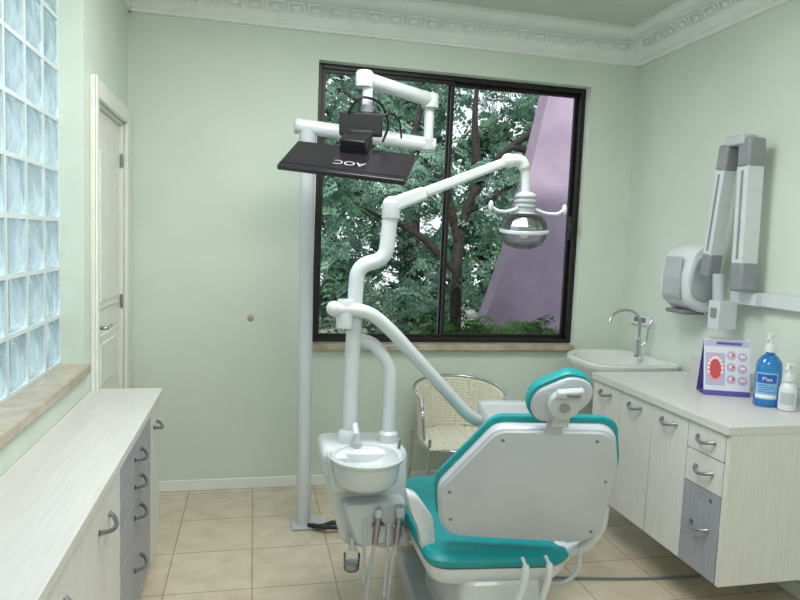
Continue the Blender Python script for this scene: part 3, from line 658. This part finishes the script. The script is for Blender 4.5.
# hanging tubes beneath the backrest
for i,x in enumerate((.90,.985)):
    h=thing('air_syringe','white handpiece with curved hose hanging below the backrest','handpiece',(x,2.0,.3),'handpieces under the backrest')
    b=MB();b.tube(fillet([(x+.005,1.96,.45),(x+.01,1.93,.43),(x+.004,1.93,.37),(x-.012,1.94,.30)],.03),[.006]*3+[.012]*13,M_enam,12);b.obj('grip',h)
    b=MB();b.tube(fillet([(x-.012,1.94,.30),(x-.02,1.95,.2),(x,2.02,.1),(x+.03,2.1,.07)],.05),.008,M_enamg,10);b.obj('hose',h)
b=MB();b.tube(fillet([(1.13,1.98,.46),(1.12,1.96,.38),(1.05,1.97,.33),(1.02,2.06,.32)],.05),.007,M_enamg,10);b.obj('loop_hose',e)
b=MB();b.tube(fillet([(1.1,2.66,.008),(1.4,2.58,.008),(1.75,2.52,.008),(2.2,2.5,.008)],.1),.006,M_gplast,8);b.obj('floor_cable',label='thin dark cable lying across the tiled floor',cat='cable')
# ------------------------------------------------------------ outdoors
b=MB();b.box(-12,14,YB+.22,24,-.3,-.19,M_grass);b.obj('lawn',kind='stuff',label='mixed dry and green ground outside the window',cat='lawn',smooth=False)
b=MB()
edge=[(2.52,3.4),(2.40,2.8),(2.24,2.0),(2.12,1.45),(1.98,1.0),(1.88,.75),(1.5,-.18)]
vs=[(x,5.2,z) for x,z in edge]+[(4.4,5.2,-.18),(4.4,5.2,3.4)]
n=len(vs);vs2=[(x,5.4,z) for x,y,z in vs]
b.add(vs+vs2,[tuple(range(n)),tuple(range(n,2*n))]+[(i,(i+1)%n,n+(i+1)%n,n+i) for i in range(n)],M_purp)
b.obj('garden_wall',label='mauve stucco wall with slanted edge outside the window',cat='wall',smooth=False)
def foliage(name,parent,pts,L,k,ll,lw,m,zmin=-.05,ymax=99):
    vs=[];fs=[]
    for p in pts:
        a=random.uniform(0,2*math.pi);d=Vector((math.cos(a),math.sin(a)*.6,random.uniform(-.5,.6))).normalized()
        # leaf blades fan in a randomly rolled plane so they face every way
        rr=Vector((random.uniform(-1,1),random.uniform(-1,.2),random.uniform(-1,1)))
        s=d.cross(rr).normalized();n=s.cross(d);LL=L*random.uniform(.6,1.25);dr=random.uniform(.1,.7)
        for i in range(k):
            t=(i+1)/k;c=p+d*(LL*t)-Vector((0,0,1))*(LL*dr*t*t)
            for sg in(-1,1):
                aa=(s*sg+d*.35+n*random.uniform(-.5,.5)).normalized();q=aa.cross(n).normalized()*lw*random.uniform(.7,1.3)
                l=ll*(1-.5*abs(t-.45))*random.uniform(.7,1.2)
                if c.z<zmin+.1 or c.y>ymax: continue
                o=len(vs);vs+= [c,c+aa*l*.5+q,c+aa*l,c+aa*l*.5-q];fs.append([o,o+1,o+2,o+3])
    b=MB();b.v=vs;b.f=fs;b.m=[0]*len(fs);b.mats=[m]
    return b.obj(name,parent,smooth=False)
def tree(loc,branches,pts,m,lab,L,k,ll,lw):
    e=thing('tree',lab,'tree',loc)
    b=MB()
    for bp,r in branches:
        bp=fillet(bp,.3,4);n=len(bp);b.tube(bp,[r*(1-.7*i/(n-1)) for i in range(n)],M_bark,9)
    b.obj('trunk',e);foliage('foliage',e,pts,L,k,ll,lw,m);return e
G=random.gauss
T0=(2.0,6.1,-.15)
br=[([T0,(1.95,6.1,.8),(1.95,6.1,1.7),(2.2,6.0,2.3),(2.8,5.9,2.75),(3.6,5.8,3.0)],.065),
    ([(1.95,6.1,1.5),(1.75,6.0,2.1),(1.3,5.9,2.5),(.7,5.8,2.8)],.045),
    ([(1.95,6.1,1.2),(1.5,6.0,1.6),(1.0,6.0,1.75),(.5,5.9,2.2)],.035),
    ([(2.1,6.0,2.1),(2.0,6.0,2.7),(2.1,6.0,3.6)],.045),
    ([(2.4,5.98,2.45),(2.9,5.9,2.35),(3.4,5.8,2.5)],.04),
    ([(2.0,6.05,1.8),(2.35,5.95,2.0),(2.6,5.9,2.35),(2.7,5.9,2.9)],.03),
    ([(1.4,5.95,2.4),(1.5,5.9,2.8),(1.3,5.9,3.3)],.03)]
cs=[(.8,6.4,3.1),(1.2,6.4,2.6),(1.7,6.5,3.2),(2.2,6.5,3.2),(.7,6.4,2.2),(1.2,6.5,1.8),(.8,6.5,1.4),(1.6,6.4,2.1),(2.7,6.4,3.1),(3.1,6.5,3.2),(2.5,6.5,2.2),(2.3,6.5,1.7),(1.9,6.5,1.3),(2.8,6.5,2.4),(1.4,6.5,.9),(2.1,6.5,.9),(1.3,5.8,2.2),(2.4,5.7,2.0),(.8,5.8,1.9)]
pts=[]
for i in range(1200):
    c=random.choice(cs);pts.append(Vector((c[0]+G(0,.22),c[1]+G(0,.2),c[2]+G(0,.16))))
tree(T0,br,pts,M_leaf,'spreading tree with dark trunk and fine feathery leaves',.25,9,.055,.013)
T1=(.3,9.0,-.15)
cs=[(random.uniform(-.5,5.5),9+random.uniform(-.5,.5),random.uniform(.2,4.4)) for _ in range(34)]
pts=[]
for i in range(1250):
    c=random.choice(cs);pts.append(Vector((c[0]+G(0,.28),c[1]+G(0,.3),c[2]+G(0,.22))))
tree(T1,[([T1,(.6,9,1.5),(1.2,9,2.6),(1.6,9,4)],.10),([(.7,9,1.6),(1.6,9,2.4),(2.6,9,3.0)],.06)],pts,M_leaf2,'dark leafy tree further out in the garden',.36,8,.10,.030)
T2=(3.0,12.5,-.15)
cs=[(random.uniform(-.5,8),12.5+random.uniform(-.8,.8),random.uniform(.2,4.4)) for _ in range(42)]
pts=[Vector((c[0]+G(0,.36),c[1]+G(0,.4),c[2]+G(0,.30))) for c in [random.choice(cs) for _ in range(1050)]]
tree(T2,[([T2,(3,12.5,2),(3.5,12.5,4),(4,12.5,6)],.2)],pts,M_leaf3,'dark green broad-leaved tree at the garden edge',.45,6,.22,.07)
e=thing('bush','low feathery green bush below the window','bush',(1.6,4.75,-.15))
pts=[Vector((random.uniform(1.25,2.3),random.uniform(4.5,4.9),random.uniform(.4,.86)+.06*math.sin(i))) for i in range(800)]
b=MB()
for i in range(7):
    x=1.25+i*.16;b.tube([(x,4.72,-.15),(x+.05,4.72,.3),(x-.02,4.7,.75)],[.014,.01,.005],M_bark,6)
b.obj('stems',e);foliage('leaves',e,pts,.2,9,.05,.009,M_bush,ymax=5.1)
# ------------------------------------------------------------ lights
w=bpy.data.worlds.new('world');SC.world=w;w.use_nodes=True
bg=w.node_tree.nodes['Background'];bg.inputs[0].default_value=(.86,.91,1,1);bg.inputs[1].default_value=1.4
def area(name,loc,rot,sx,sy,pw,col):
    l=bpy.data.lights.new(name,'AREA');l.shape='RECTANGLE';l.size=sx;l.size_y=sy;l.energy=pw;l.color=col
    o=bpy.data.objects.new(name,l);o.location=loc;o.rotation_euler=rot;COL.objects.link(o);return o
area('ceiling_lamp',(.45,2.1,2.80),(0,0,0),1.3,.8,46,(.99,1,.98))
area('ceiling_lamp',(.9,-.3,2.80),(0,0,0),1.4,.8,36,(.99,1,.98))
area('daylight',(-1.6,1.7,1.9),(0,math.radians(-90),0),1.6,2.2,44,(.92,.97,1))
sl=bpy.data.lights.new('sun','SUN');sl.energy=5.5;sl.angle=.1;sl.color=(1,.97,.90)
so_=bpy.data.objects.new('sun',sl);so_.rotation_euler=Vector((.25,.72,-.65)).to_track_quat('-Z','Y').to_euler();so_.location=(0,0,8);COL.objects.link(so_)
# ------------------------------------------------------------ camera
cd=bpy.data.cameras.new('camera');cd.sensor_width=36;cd.lens=650*36/800;cd.clip_start=.02
cam=bpy.data.objects.new('camera',cd);COL.objects.link(cam);SC.camera=cam
d=Vector((-146,65,-650)).normalized();u=Vector((.04,1,0));u.z=-(d.x*u.x+d.y*u.y)/d.z;u.normalize();r=d.cross(u)
Mx=Matrix((r,d,u)).to_4x4();Mx.translation=Vector((0,0,1.5));cam.matrix_world=Mx
